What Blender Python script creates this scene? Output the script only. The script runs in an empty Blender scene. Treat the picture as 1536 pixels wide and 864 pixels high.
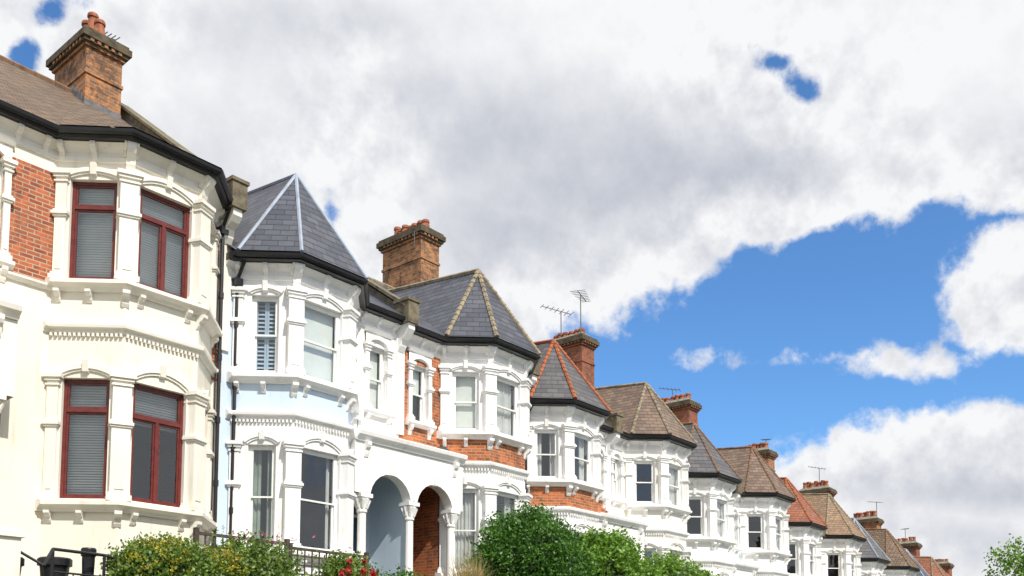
import bpy, math, random
import numpy as np
from mathutils import Vector
random.seed(7); rng=np.random.default_rng(5)
scene=bpy.context.scene
YW=15.9; YF=15.0; YR=20.4

# ------------------------------------------------------------ materials
def newmat(name):
    m=bpy.data.materials.new(name); m.use_nodes=True
    nt=m.node_tree; nt.nodes.clear()
    out=nt.nodes.new('ShaderNodeOutputMaterial'); b=nt.nodes.new('ShaderNodeBsdfPrincipled')
    nt.links.new(b.outputs[0],out.inputs[0]); return m,nt,b,out
def nd(nt,t,**k):
    n=nt.nodes.new(t)
    for a,v in k.items(): setattr(n,a,v)
    return n
def setin(nt,sock,v):
    if isinstance(v,bpy.types.NodeSocket): nt.links.new(v,sock)
    else: sock.default_value=v
def mth(nt,op,*a,clamp=False):
    n=nd(nt,'ShaderNodeMath',operation=op,use_clamp=clamp)
    for i,v in enumerate(a): setin(nt,n.inputs[i],v)
    return n.outputs[0]
def mixc(nt,f,a,b,mode='MIX'):
    n=nd(nt,'ShaderNodeMix',data_type='RGBA',blend_type=mode)
    setin(nt,n.inputs[0],f)
    for s,v in ((n.inputs[6],a),(n.inputs[7],b)):
        if isinstance(v,tuple) and len(v)==3: v=(*v,1)
        setin(nt,s,v)
    return n.outputs[2]
def noise(nt,vec,scale,detail=4,rough=.55):
    n=nd(nt,'ShaderNodeTexNoise'); n.inputs['Scale'].default_value=scale
    n.inputs['Detail'].default_value=detail; n.inputs['Roughness'].default_value=rough
    if vec is not None: nt.links.new(vec,n.inputs['Vector'])
    return n
def ramp(nt,f,lo,hi):
    n=nd(nt,'ShaderNodeMapRange',interpolation_type='SMOOTHSTEP')
    setin(nt,n.inputs[0],f); n.inputs[1].default_value=lo; n.inputs[2].default_value=hi
    return n.outputs[0]
def bump(nt,b,h,strength=.3,dist=.02):
    n=nd(nt,'ShaderNodeBump'); n.inputs['Strength'].default_value=strength; n.inputs['Distance'].default_value=dist
    nt.links.new(h,n.inputs['Height']); nt.links.new(n.outputs[0],b.inputs['Normal'])
def plain(name,col,rough=.6,var=.12,scale=3,metal=0,bmp=.15):
    m,nt,b,o=newmat(name)
    pos=nd(nt,'ShaderNodeNewGeometry').outputs['Position']
    n1=noise(nt,pos,scale,3); n2=noise(nt,pos,scale*14,1)
    f=ramp(nt,n1.outputs[0],.35,.75)
    c=mixc(nt,f,col,tuple(x*(1-var*2) for x in col))
    c=mixc(nt,mth(nt,'MULTIPLY',n2.outputs[0],var),c,tuple(x*.5 for x in col))
    nt.links.new(c,b.inputs['Base Color']); b.inputs['Roughness'].default_value=rough; b.inputs['Metallic'].default_value=metal
    if bmp: bump(nt,b,n2.outputs[0],bmp,.01)
    return m
def stucco(name,col,dirt=.35):
    m,nt,b,o=newmat(name)
    pos=nd(nt,'ShaderNodeNewGeometry').outputs['Position']
    mp=nd(nt,'ShaderNodeMapping'); mp.inputs['Scale'].default_value=(7,7,.6); nt.links.new(pos,mp.inputs[0])
    st=noise(nt,mp.outputs[0],1,3,.6); big=noise(nt,pos,1.1,3,.6)
    f=mth(nt,'MULTIPLY',ramp(nt,st.outputs[0],.50,.74),ramp(nt,big.outputs[0],.38,.62))
    d=tuple(c*k for c,k in zip(col,(.60,.55,.47)))
    c=mixc(nt,mth(nt,'MULTIPLY',f,dirt),col,d)
    c=mixc(nt,mth(nt,'MULTIPLY',ramp(nt,big.outputs[0],.45,.7),dirt*.3),c,d)
    nt.links.new(c,b.inputs['Base Color']); b.inputs['Roughness'].default_value=.6
    return m
def uvn(nt): return nd(nt,'ShaderNodeUVMap',uv_map='UVMap').outputs[0]
def brick(name,c1,c2,mortar,bw=.225,rh=.075,ms=.009,soot=.3):
    m,nt,b,o=newmat(name); uv=uvn(nt)
    t=nd(nt,'ShaderNodeTexBrick'); nt.links.new(uv,t.inputs[0])
    t.inputs['Scale'].default_value=1; t.inputs['Brick Width'].default_value=bw; t.inputs['Row Height'].default_value=rh
    t.inputs['Mortar Size'].default_value=ms; t.inputs['Mortar Smooth'].default_value=.2; t.inputs['Bias'].default_value=-.1
    t.inputs['Color1'].default_value=(*c1,1); t.inputs['Color2'].default_value=(*c2,1); t.inputs['Mortar'].default_value=(*mortar,1)
    pos=nd(nt,'ShaderNodeNewGeometry').outputs['Position']
    n=noise(nt,pos,1.9,4,.7); n2=noise(nt,pos,7,3,.7)
    c=mixc(nt,mth(nt,'MULTIPLY',ramp(nt,n.outputs[0],.45,.66),soot),t.outputs[0],(.045,.034,.028))
    c=mixc(nt,mth(nt,'MULTIPLY',ramp(nt,n2.outputs[0],.5,.64),.5),c,tuple(x*1.35 for x in c1))
    nt.links.new(c,b.inputs['Base Color']); b.inputs['Roughness'].default_value=.85
    bump(nt,b,mth(nt,'SUBTRACT',1.0,t.outputs['Fac']),.6,.008)
    return m
def tiles(name,c1,c2,bw,rh,gap,rough=.55,moss=.2,ms=.006):
    m,nt,b,o=newmat(name); uv=uvn(nt)
    t=nd(nt,'ShaderNodeTexBrick'); nt.links.new(uv,t.inputs[0])
    t.inputs['Scale'].default_value=1; t.inputs['Brick Width'].default_value=bw; t.inputs['Row Height'].default_value=rh
    t.inputs['Mortar Size'].default_value=ms; t.inputs['Mortar Smooth'].default_value=.1
    t.inputs['Color1'].default_value=(*c1,1); t.inputs['Color2'].default_value=(*c2,1); t.inputs['Mortar'].default_value=(*gap,1)
    sp=nd(nt,'ShaderNodeSeparateXYZ'); nt.links.new(uv,sp.inputs[0])
    saw=mth(nt,'FRACT',mth(nt,'DIVIDE',sp.outputs[1],rh))
    lip=ramp(nt,saw,.0,.25)
    pos=nd(nt,'ShaderNodeNewGeometry').outputs['Position']
    n=noise(nt,pos,1.3,4,.65); n2=noise(nt,pos,7,2)
    c=mixc(nt,mth(nt,'MULTIPLY',mth(nt,'SUBTRACT',1.0,lip),.8),t.outputs[0],gap)
    c=mixc(nt,mth(nt,'MULTIPLY',ramp(nt,n.outputs[0],.45,.75),moss*1.6),c,(.16,.15,.11))
    c=mixc(nt,mth(nt,'MULTIPLY',ramp(nt,n2.outputs[0],.42,.75),.5),c,tuple(x*.45 for x in c1))
    nt.links.new(c,b.inputs['Base Color']); b.inputs['Roughness'].default_value=rough
    h=mth(nt,'ADD',mth(nt,'SUBTRACT',1.0,saw),mth(nt,'MULTIPLY',t.outputs['Fac'],-.5))
    bump(nt,b,h,.7,.02)
    return m
def glassmat():
    m=bpy.data.materials.new('window_glass'); m.use_nodes=True; nt=m.node_tree; nt.nodes.clear()
    o=nd(nt,'ShaderNodeOutputMaterial'); tr=nd(nt,'ShaderNodeBsdfTransparent'); tr.inputs[0].default_value=(.92,.95,.95,1)
    g=nd(nt,'ShaderNodeBsdfGlossy'); g.inputs['Roughness'].default_value=.015; g.inputs[0].default_value=(.9,.95,1,1)
    lw=nd(nt,'ShaderNodeLayerWeight'); lw.inputs[0].default_value=.5
    pos=nd(nt,'ShaderNodeNewGeometry').outputs['Position']; n=noise(nt,pos,2.2,1)
    bp=nd(nt,'ShaderNodeBump'); bp.inputs['Strength'].default_value=.12; bp.inputs['Distance'].default_value=.03
    nt.links.new(n.outputs[0],bp.inputs['Height']); nt.links.new(bp.outputs[0],g.inputs['Normal'])
    f=mth(nt,'ADD',mth(nt,'MULTIPLY',mth(nt,'POWER',lw.outputs['Facing'],3.0),.8),.10,clamp=True)
    mx=nd(nt,'ShaderNodeMixShader'); nt.links.new(f,mx.inputs[0]); nt.links.new(tr.outputs[0],mx.inputs[1]); nt.links.new(g.outputs[0],mx.inputs[2])
    nt.links.new(mx.outputs[0],o.inputs[0]); return m
def leafmat(name,dark,light,trans=.3):
    m=bpy.data.materials.new(name); m.use_nodes=True; nt=m.node_tree; nt.nodes.clear()
    o=nd(nt,'ShaderNodeOutputMaterial'); b=nd(nt,'ShaderNodeBsdfPrincipled'); t=nd(nt,'ShaderNodeBsdfTranslucent')
    g=nd(nt,'ShaderNodeNewGeometry'); n=noise(nt,g.outputs['Position'],3.0,2)
    f=mth(nt,'ADD',mth(nt,'MULTIPLY',g.outputs['Random Per Island'],.55),mth(nt,'MULTIPLY',ramp(nt,n.outputs[0],.35,.68),.45))
    c=mixc(nt,f,dark,light); nt.links.new(c,b.inputs['Base Color']); nt.links.new(c,t.inputs[0]); b.inputs['Roughness'].default_value=.45
    mx=nd(nt,'ShaderNodeMixShader'); mx.inputs[0].default_value=trans
    nt.links.new(b.outputs[0],mx.inputs[1]); nt.links.new(t.outputs[0],mx.inputs[2]); nt.links.new(mx.outputs[0],o.inputs[0]); return m

M={}
M['cream']=stucco('cream_stucco',(.85,.80,.69),.4)
M['creamtrim']=stucco('cream_trim',(.86,.82,.73),.4)
M['white']=stucco('white_stucco',(.86,.855,.84),.4)
M['trim']=stucco('white_trim',(.88,.875,.86),.4)
M['offwhite']=stucco('offwhite_stucco',(.85,.82,.74),.45)
M['blue']=stucco('pale_blue_stucco',(.62,.74,.87),.2)
M['blue2']=stucco('pale_aqua_stucco',(.60,.73,.81),.3)
M['brick']=brick('red_brick',(.47,.13,.05),(.22,.055,.03),(.46,.34,.24),soot=.4,ms=.011)
M['brick2']=brick('orange_brick',(.52,.15,.045),(.26,.065,.025),(.42,.28,.18),soot=.5,ms=.011)
M['chim']=brick('sooty_stock_brick',(.48,.19,.065),(.12,.05,.03),(.26,.19,.12),soot=.75,ms=.014)
M['chimred']=brick('dark_red_chimney_brick',(.33,.09,.04),(.16,.05,.03),(.2,.15,.1),soot=.6)
M['slate']=tiles('blue_grey_slate',(.10,.105,.13),(.05,.055,.075),.32,.19,(.016,.016,.022),.5,.08)
M['slate2']=tiles('grey_slate',(.13,.12,.125),(.07,.07,.08),.32,.19,(.03,.03,.03),.55,.15)
M['browntile']=tiles('brown_clay_tile',(.25,.165,.10),(.12,.08,.055),.2,.14,(.03,.022,.018),.8,.28,ms=.014)
M['brown2']=tiles('grey_brown_tile',(.24,.16,.115),(.13,.09,.07),.25,.16,(.04,.03,.025),.8,.25)
M['redtile']=tiles('red_clay_tile',(.35,.12,.06),(.22,.08,.045),.2,.14,(.05,.03,.02),.8,.2)
M['tantile']=tiles('tan_clay_tile',(.34,.22,.13),(.22,.14,.09),.2,.14,(.05,.035,.025),.8,.2)
M['lead']=plain('lead_hip',(.34,.39,.48),.45,.15)
M['flash']=plain('lead_flashing',(.17,.18,.20),.55,.25,6)
M['tanhip']=plain('mortar_hip',(.34,.28,.19),.85,.3,6)
M['redhip']=plain('terracotta_hip',(.42,.13,.055),.8,.25,6)
M['brownhip']=plain('brown_hip',(.26,.15,.09),.85,.3,6)
M['stone']=plain('weathered_stone',(.22,.185,.12),.9,.35,5,bmp=.4)
M['sootst']=plain('soot_blackened_brick',(.13,.10,.06),.9,.35,6,bmp=.4)
M['cement']=plain('cement_flaunching',(.27,.25,.19),.9,.3,6,bmp=.4)
M['pot']=plain('terracotta_pot',(.42,.14,.07),.8,.3,8)
M['black']=plain('black_paint',(.018,.018,.022),.35,.2)
M['metal']=plain('aerial_metal',(.12,.12,.13),.5,.2)
M['mahog']=plain('mahogany_frame',(.17,.028,.022),.35,.2,8)
M['wframe']=plain('white_frame',(.86,.86,.84),.4,.05)
M['dframe']=plain('dark_frame',(.10,.07,.06),.4,.1)
M['glass']=glassmat()
M['blind']=plain('roller_blind',(.72,.73,.68),.8,.05,bmp=0)
M['slat']=plain('venetian_slat',(.50,.54,.56),.5,.05,bmp=0)
M['shut']=plain('louvre_shutter',(.38,.48,.60),.5,.05,bmp=0)
M['curt']=plain('net_curtain',(.62,.62,.59),.9,.1,bmp=0)
M['curtg']=plain('green_grey_curtain',(.30,.36,.30),.9,.15,bmp=0)
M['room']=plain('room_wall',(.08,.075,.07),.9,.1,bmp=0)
M['doorred']=plain('red_door',(.22,.03,.025),.4,.1)
M['doorblue']=plain('blue_door',(.05,.09,.16),.4,.1)
M['wood']=plain('dark_stained_wood',(.085,.06,.05),.7,.3,12)
M['leafd']=leafmat('box_leaf',(.02,.075,.008),(.12,.29,.03))
M['leafl']=leafmat('laurel_leaf',(.07,.18,.015),(.26,.44,.05))
M['leafm']=leafmat('garden_leaf',(.05,.13,.015),(.24,.34,.06))
M['leafy']=leafmat('yellow_leaf',(.35,.30,.02),(.62,.50,.04))
M['straw']=leafmat('dry_grass',(.28,.22,.09),(.50,.40,.18))
M['petal']=leafmat('red_petal',(.45,.01,.02),(.65,.03,.06),.2)
M['pink']=leafmat('pink_petal',(.45,.10,.30),(.6,.2,.42),.2)
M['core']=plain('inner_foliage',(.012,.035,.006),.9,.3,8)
M['bark']=plain('bark',(.11,.08,.055),.9,.3,8)

# ------------------------------------------------------------ mesh builder
class MB:
    def __init__(s): s.v=[]; s.f=[]; s.m=[]; s.mats=[]; s.sm=[]
    def face(s,pts,mat,smooth=False):
        if mat not in s.mats: s.mats.append(mat)
        i=len(s.v); s.v.extend(pts); s.f.append(tuple(range(i,i+len(pts)))); s.m.append(s.mats.index(mat)); s.sm.append(smooth)
    def build(s,name,parent=None):
        me=bpy.data.meshes.new(name); me.from_pydata(s.v,[],s.f)
        for k in s.mats: me.materials.append(M[k])
        me.polygons.foreach_set('material_index',s.m); me.polygons.foreach_set('use_smooth',s.sm)
        uvl=me.uv_layers.new(name='UVMap'); buf=np.zeros(len(me.loops)*2); k=0
        for f in s.f:
            P=[s.v[i] for i in f]; nx=ny=nz=0
            for a in range(len(P)):
                p=P[a];q=P[(a+1)%len(P)]
                nx+=(p[1]-q[1])*(p[2]+q[2]); ny+=(p[2]-q[2])*(p[0]+q[0]); nz+=(p[0]-q[0])*(p[1]+q[1])
            l=math.sqrt(nx*nx+ny*ny+nz*nz) or 1; nx/=l;ny/=l;nz/=l
            h=math.hypot(nx,ny)
            if h<1e-3: t=(1,0,0)
            else: t=(-ny/h,nx/h,0)
            b=(ny*t[2]-nz*t[1], nz*t[0]-nx*t[2], nx*t[1]-ny*t[0])
            for p in P:
                buf[k]=p[0]*t[0]+p[1]*t[1]; buf[k+1]=p[0]*b[0]+p[1]*b[1]+p[2]*b[2]; k+=2
        uvl.data.foreach_set('uv',buf)
        me.update(); o=bpy.data.objects.new(name,me); scene.collection.objects.link(o)
        if parent: o.parent=parent
        return o
def empty(name):
    e=bpy.data.objects.new(name,None); scene.collection.objects.link(e); e.empty_display_size=.2; return e
class Fr:
    def __init__(s,o,q):
        s.o=o; dx=q[0]-o[0]; dy=q[1]-o[1]; s.L=math.hypot(dx,dy); s.u=(dx/s.L,dy/s.L); s.n=(s.u[1],-s.u[0])
    def p(s,a,d,z): return (s.o[0]+a*s.u[0]+d*s.n[0], s.o[1]+a*s.u[1]+d*s.n[1], z)
def box(mb,fr,a0,a1,d0,d1,z0,z1,mat):
    p=fr.p
    mb.face([p(a0,d1,z0),p(a1,d1,z0),p(a1,d1,z1),p(a0,d1,z1)],mat)
    mb.face([p(a1,d0,z0),p(a0,d0,z0),p(a0,d0,z1),p(a1,d0,z1)],mat)
    mb.face([p(a0,d0,z0),p(a0,d1,z0),p(a0,d1,z1),p(a0,d0,z1)],mat)
    mb.face([p(a1,d1,z0),p(a1,d0,z0),p(a1,d0,z1),p(a1,d1,z1)],mat)
    mb.face([p(a0,d1,z1),p(a1,d1,z1),p(a1,d0,z1),p(a0,d0,z1)],mat)
    mb.face([p(a0,d0,z0),p(a1,d0,z0),p(a1,d1,z0),p(a0,d1,z0)],mat)
XF=Fr((0,0),(1,0))
def wbox(mb,x0,x1,y0,y1,z0,z1,mat): box(mb,XF,x0,x1,-y1,-y0,z0,z1,mat)
def prof_a(mb,fr,poly,a0,a1,mat):
    n=len(poly)
    for i in range(n):
        d,z=poly[i]; e,y=poly[(i+1)%n]
        mb.face([fr.p(a0,d,z),fr.p(a1,d,z),fr.p(a1,e,y),fr.p(a0,e,y)],mat)
    mb.face([fr.p(a0,d,z) for d,z in poly],mat); mb.face([fr.p(a1,d,z) for d,z in reversed(poly)],mat)
def prism_x(mb,x0,x1,poly,mat): prof_a(mb,XF,[(-y,z) for y,z in poly],x0,x1,mat)
def bracket(mb,fr,a,zt,h,w,pr,mat,d0=0):
    poly=[(d0,zt),(d0+pr,zt),(d0+pr,zt-h*.22),(d0+pr*.8,zt-h*.4),(d0+pr*.42,zt-h*.55),(d0+pr*.33,zt-h*.8),(d0+pr*.15,zt-h),(d0,zt-h)]
    prof_a(mb,fr,poly,a-w/2,a+w/2,mat)
def arcpts(a0,a1,zs,r,n,w=0):
    c=(a0+a1)/2; h=(a1-a0)/2; R=(h*h+r*r)/(2*r); zc=zs+r-R; th=math.asin(min(1,h/R))
    if r>h: th=math.pi-th
    return [(c+(R+w)*math.sin(-th+2*th*i/n), zc+(R+w)*math.cos(-th+2*th*i/n)) for i in range(n+1)]
def arch_band(mb,fr,a0,a1,zs,r,w,d0,d1,mat,n=10):
    I=arcpts(a0,a1,zs,r,n); O=arcpts(a0,a1,zs,r,n,w)
    for i in range(n):
        q=[I[i],I[i+1],O[i+1],O[i]]
        mb.face([fr.p(a,d1,z) for a,z in q],mat)
        mb.face([fr.p(*x) for x in ((O[i][0],d1,O[i][1]),(O[i+1][0],d1,O[i+1][1]),(O[i+1][0],d0,O[i+1][1]),(O[i][0],d0,O[i][1]))],mat)
        mb.face([fr.p(*x) for x in ((I[i][0],d1,I[i][1]),(I[i+1][0],d1,I[i+1][1]),(I[i+1][0],d0,I[i+1][1]),(I[i][0],d0,I[i][1]))],mat)
    for k in (0,n):
        mb.face([fr.p(I[k][0],d0,I[k][1]),fr.p(I[k][0],d1,I[k][1]),fr.p(O[k][0],d1,O[k][1]),fr.p(O[k][0],d0,O[k][1])],mat)
def arch_fill(mb,fr,a0,a1,zs,r,zt,d0,d1,mat,n=12):
    I=arcpts(a0,a1,zs,r,n)
    for i in range(n):
        (a,z),(b,y)=I[i],I[i+1]
        for d in (d1,d0): mb.face([fr.p(a,d,z),fr.p(b,d,y),fr.p(b,d,zt),fr.p(a,d,zt)],mat)
        mb.face([fr.p(a,d0,z),fr.p(b,d0,y),fr.p(b,d1,y),fr.p(a,d1,z)],mat)
def offs(path,d):
    ns=[]
    for i in range(len(path)-1):
        f=Fr(path[i],path[i+1]); ns.append(f.n)
    r=[]
    for i,p in enumerate(path):
        n1=ns[max(0,i-1)]; n2=ns[min(len(ns)-1,i)]; c=n1[0]*n2[0]+n1[1]*n2[1]
        r.append((p[0]+(n1[0]+n2[0])*d/(1+c), p[1]+(n1[1]+n2[1])*d/(1+c)))
    return r
def sweep(mb,path,prof,mat):
    R=[[(x,y,z) for x,y in offs(path,d)] for d,z in prof]; n=len(prof)
    for k in range(n):
        A=R[k];B=R[(k+1)%n]
        for i in range(len(path)-1): mb.face([A[i],A[i+1],B[i+1],B[i]],mat)
    mb.face([R[k][0] for k in range(n)],mat); mb.face([R[k][-1] for k in reversed(range(n))],mat)
def tube(mb,p,q,r,mat,n=8,r2=None,caps=True,smooth=True):
    p=Vector(p);q=Vector(q);r2=r if r2 is None else r2
    d=(q-p).normalized(); a=d.orthogonal().normalized(); b=d.cross(a)
    A=[tuple(p+(a*math.cos(t)+b*math.sin(t))*r) for t in [2*math.pi*i/n for i in range(n)]]
    B=[tuple(q+(a*math.cos(t)+b*math.sin(t))*r2) for t in [2*math.pi*i/n for i in range(n)]]
    for i in range(n): mb.face([A[i],A[(i+1)%n],B[(i+1)%n],B[i]],mat,smooth)
    if caps: mb.face(A[::-1],mat); mb.face(B,mat)
def lathe(mb,x,y,prof,mat,n=12):
    for i in range(len(prof)-1):
        r0,z0=prof[i];r1,z1=prof[i+1]
        for k in range(n):
            t=2*math.pi*k/n;s=2*math.pi*(k+1)/n
            mb.face([(x+r0*math.cos(t),y+r0*math.sin(t),z0),(x+r0*math.cos(s),y+r0*math.sin(s),z0),(x+r1*math.cos(s),y+r1*math.sin(s),z1),(x+r1*math.cos(t),y+r1*math.sin(t),z1)],mat,abs(z1-z0)>.03)
    r,z=prof[-1]; mb.face([(x+r*math.cos(2*math.pi*k/n),y+r*math.sin(2*math.pi*k/n),z) for k in range(n)],mat)
def wall(mb,fr,a0,a1,z0,z1,ops,bands,rev=None,th=.2):
    A=sorted({a0,a1}|{x for o in ops for x in o[:2]}); Z=sorted({z0,z1}|{x for o in ops for x in o[2:4]}|{b[0] for b in bands if z0<b[0]<z1})
    def bm(z):
        m=bands[0][1]
        for b in bands:
            if z>=b[0]: m=b[1]
        return m
    for i in range(len(A)-1):
        for j in range(len(Z)-1):
            ca=(A[i]+A[i+1])/2;cz=(Z[j]+Z[j+1])/2
            if any(o[0]<ca<o[1] and o[2]<cz<o[3] for o in ops): continue
            mb.face([fr.p(A[i],0,Z[j]),fr.p(A[i+1],0,Z[j]),fr.p(A[i+1],0,Z[j+1]),fr.p(A[i],0,Z[j+1])],bm(cz))
    for o in ops:
        a,b,c,d=o[:4]; m=rev or bm((c+d)/2)
        for q in ([(a,0,c),(a,-th,c),(a,-th,d),(a,0,d)],[(b,0,c),(b,-th,c),(b,-th,d),(b,0,d)],[(a,0,c),(b,0,c),(b,-th,c),(a,-th,c)],[(a,0,d),(b,0,d),(b,-th,d),(a,-th,d)]):
            mb.face([fr.p(*x) for x in q],m)
def curtain(mb,fr,a0,a1,z0,z1,d,mat,wl=.09,amp=.025):
    n=max(4,int((a1-a0)/wl*6)); P=[(a0+(a1-a0)*i/n, d+amp*math.sin(2*math.pi*(a1-a0)*i/n/wl)+amp*.5*math.sin(i*.7)) for i in range(n+1)]
    for i in range(n): mb.face([fr.p(P[i][0],P[i][1],z0),fr.p(P[i+1][0],P[i+1][1],z0),fr.p(P[i+1][0],P[i+1][1],z1),fr.p(P[i][0],P[i][1],z1)],mat,True)
def window(fm,gm,cm,fr,a0,a1,z0,z1,style,fmat,dress):
    t=.055; w=a1-a0;h=z1-z0
    D0,D1=-.17,-.09
    box(fm,fr,a0,a0+t,D0,D1,z0,z1,fmat); box(fm,fr,a1-t,a1,D0,D1,z0,z1,fmat)
    box(fm,fr,a0+t,a1-t,D0,D1,z1-t,z1,fmat); box(fm,fr,a0+t,a1-t,D0,D1-.004,z0,z0+t,fmat)
    i0,i1=a0+t,a1-t; zm=z0+h*.5
    def pane(b0,b1,c0,c1,d):
        s=.035; tl=random.uniform(-.004,.006)
        box(fm,fr,b0,b0+s,d-.02,d+.02,c0,c1,fmat); box(fm,fr,b1-s,b1,d-.02,d+.02,c0,c1,fmat)
        box(fm,fr,b0+s,b1-s,d-.02,d+.018,c0,c0+s,fmat); box(fm,fr,b0+s,b1-s,d-.02,d+.018,c1-s,c1,fmat)
        gm.face([fr.p(b0+s,d,c0+s),fr.p(b1-s,d,c0+s),fr.p(b1-s,d+tl,c1-s),fr.p(b0+s,d+tl,c1-s)],'glass')
    if style=='sash':
        pane(i0,i1,zm-.02,z1-t,-.115); pane(i0,i1,z0+t,zm+.02,-.157)
    elif style=='case1':
        zt=z0+h*.74; box(fm,fr,i0,i1,D0,D1+.01,zt-.03,zt+.03,fmat)
        pane(i0,i1,zt+.03,z1-t,-.125); pane(i0,i1,z0+t,zt-.03,-.125)
    elif style=='case2':
        zt=z0+h*.72; m=(a0+a1)/2; box(fm,fr,i0,i1,D0,D1+.01,zt-.03,zt+.03,fmat); box(fm,fr,m-.03,m+.03,D0,D1+.006,z0+t,zt-.03,fmat)
        pane(i0,i1,zt+.03,z1-t,-.125); pane(i0,m-.03,z0+t,zt-.03,-.125); pane(m+.03,i1,z0+t,zt-.03,-.125)
    d=-.24
    if dress[0]=='venetian':
        lo=z1-(z1-z0)*dress[1]; z=lo
        while z<z1-.04:
            cm.face([fr.p(i0,d,z),fr.p(i1,d,z),fr.p(i1,d+.020,z+.030),fr.p(i0,d+.020,z+.030)],'slat'); z+=.045
    elif dress[0]=='shutter':
        for (b0,b1) in ((i0,(i0+i1)/2-.003),((i0+i1)/2+.003,i1)):
            for q in ((b0,b0+.04,z0,z1),(b1-.04,b1,z0,z1)): box(cm,fr,q[0],q[1],-.235,-.2,q[2],q[3],'shut')
            z=z0+.06
            while z<z1-.06:
                cm.face([fr.p(b0+.04,-.235,z+.05),fr.p(b1-.04,-.235,z+.05),fr.p(b1-.04,-.2,z),fr.p(b0+.04,-.2,z)],'shut'); z+=.085
            box(cm,fr,b0+.04,b1-.04,-.236,-.199,zm-.04,zm+.04,'shut')
    elif dress[0]=='roller':
        lo=z1-(z1-z0)*dress[1]; cm.face([fr.p(i0,d,lo),fr.p(i1,d,lo),fr.p(i1,d,z1),fr.p(i0,d,z1)],'blind')
        box(cm,fr,i0,i1,d-.01,d+.014,lo-.03,lo,'blind')
    elif dress[0]=='net': curtain(cm,fr,i0,i1,z0,z1,d-.02,'curt')
    elif dress[0]=='curtains':
        k=dress[1]*(i1-i0); mt=dress[2] if len(dress)>2 else 'curt'
        curtain(cm,fr,i0,i0+k,z0,z1,d-.03,mt); curtain(cm,fr,i1-k,i1,z0,z1,d-.03,mt)
def pil(mb,fr,a0,a1,dp,z0,z1,mat,d0=0.0,collar=.58):
    box(mb,fr,a0,a1,d0,dp,z0,z1,mat); e=.024
    def ring(z,h,k): box(mb,fr,a0-e*k,a1+e*k,d0+.001*k,dp+e*k,z,z+h,mat)
    ring(z0,.10,2); ring(z0+.10,.045,1)
    zc=z0+(z1-z0)*collar; ring(zc,.035,1); ring(zc+.035,.05,2); ring(zc+.085,.035,1)
    ring(z1-.20,.03,1); ring(z1-.12,.05,1.4); ring(z1-.07,.068,2.6)
    box(mb,fr,a0+(a1-a0)*.25,a1-(a1-a0)*.25,d0,dp+.014,z0+.2,zc-.08,mat)

def chimney(mb,x,zr,ht,npots,ph,bm,w=.8,l=1.75,tall=None,dx=0,dy=0):
    x=x+dx; y0=YR+dy-l/2;y1=YR+dy+l/2; z0=zr-2.2; zt=zr+ht
    wbox(mb,x-w/2,x+w/2,y0,y1,z0,zt-.42,bm)
    for e,a,b,mm in ((.03,-1.05,-.98,bm),(.05,-.42,-.345,bm),(.10,-.345,-.27,'sootst'),(.15,-.27,-.12,'sootst'),(.10,-.12,-.04,'sootst')):
        wbox(mb,x-w/2-e,x+w/2+e,y0-e,y1+e,zt+a,zt+b,mm)
    for k in range(int(w/.16)):
        a=x-w/2+.02+k*.16; wbox(mb,a,a+.08,y0-.13,y0-.1,zt-.345,zt-.272,bm)
    for k in range(int(l/.16)):
        a=y0+.02+k*.16; wbox(mb,x-w/2-.13,x-w/2-.1,a,a+.08,zt-.345,zt-.272,bm)
    n=5
    for k in range(n):
        ya=y0+(YR-y0)*k/n; yb=y0+(YR-y0)*(k+1)/n; zz=zr-.82*(YR-yb)
        if yb>ya: wbox(mb,x-w/2-.012,x-w/2-.001,ya,yb-.002,zz-.35,zz+.13,'flash')
    wbox(mb,x-w/2-.012,x+w/2+.012,y0-.012,y0-.001,zr-.82*(YR-y0)-.3,zr-.82*(YR-y0)+.14,'flash')
    a=(x-w/2-.05,y0-.05);b=(x+w/2+.05,y1+.05); c=(x-w/2+.18,y0+.15);d=(x+w/2-.18,y1-.15); zb=zt-.04; zc=zt+.14
    lo=[(a[0],a[1],zb),(b[0],a[1],zb),(b[0],b[1],zb),(a[0],b[1],zb)]; hi=[(c[0],c[1],zc),(d[0],c[1],zc),(d[0],d[1],zc),(c[0],d[1],zc)]
    for i in range(4): mb.face([lo[i],lo[(i+1)%4],hi[(i+1)%4],hi[i]],'cement')
    mb.face(hi,'cement')
    for i in range(npots):
        yy=y0+.25+(l-.5)*i/max(1,npots-1); h=ph*random.uniform(.75,1.1)
        if tall is not None and i in tall: h*=1.7
        r=.115; xx=x+random.uniform(-.06,.06)
        lathe(mb,xx,yy,[(r*1.15,zc-.03),(r*1.12,zc+.05),(r,zc+.08),(r*.86,zc+h-.1),(r*1.08,zc+h-.09),(r*1.08,zc+h-.03),(r*.95,zc+h),(r*.7,zc+h),(r*.68,zc+h-.15)],'pot')
def aerial(mb,x,y,z,h,ang,n=6,L=.9):
    tube(mb,(x,y,z),(x,y,z+h),.02,'metal',5)
    c,s=math.cos(ang),math.sin(ang)
    a=(x-c*L*.35,y-s*L*.35,z+h-.05);b=(x+c*L*.65,y+s*L*.65,z+h+.12)
    tube(mb,a,b,.016,'metal',4)
    for i in range(n):
        t=i/(n-1); p=[a[k]+(b[k]-a[k])*t for k in range(3)]; w=.28-.1*t
        tube(mb,(p[0]-s*w,p[1]+c*w,p[2]),(p[0]+s*w,p[1]-c*w,p[2]),.011,'metal',4)
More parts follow.
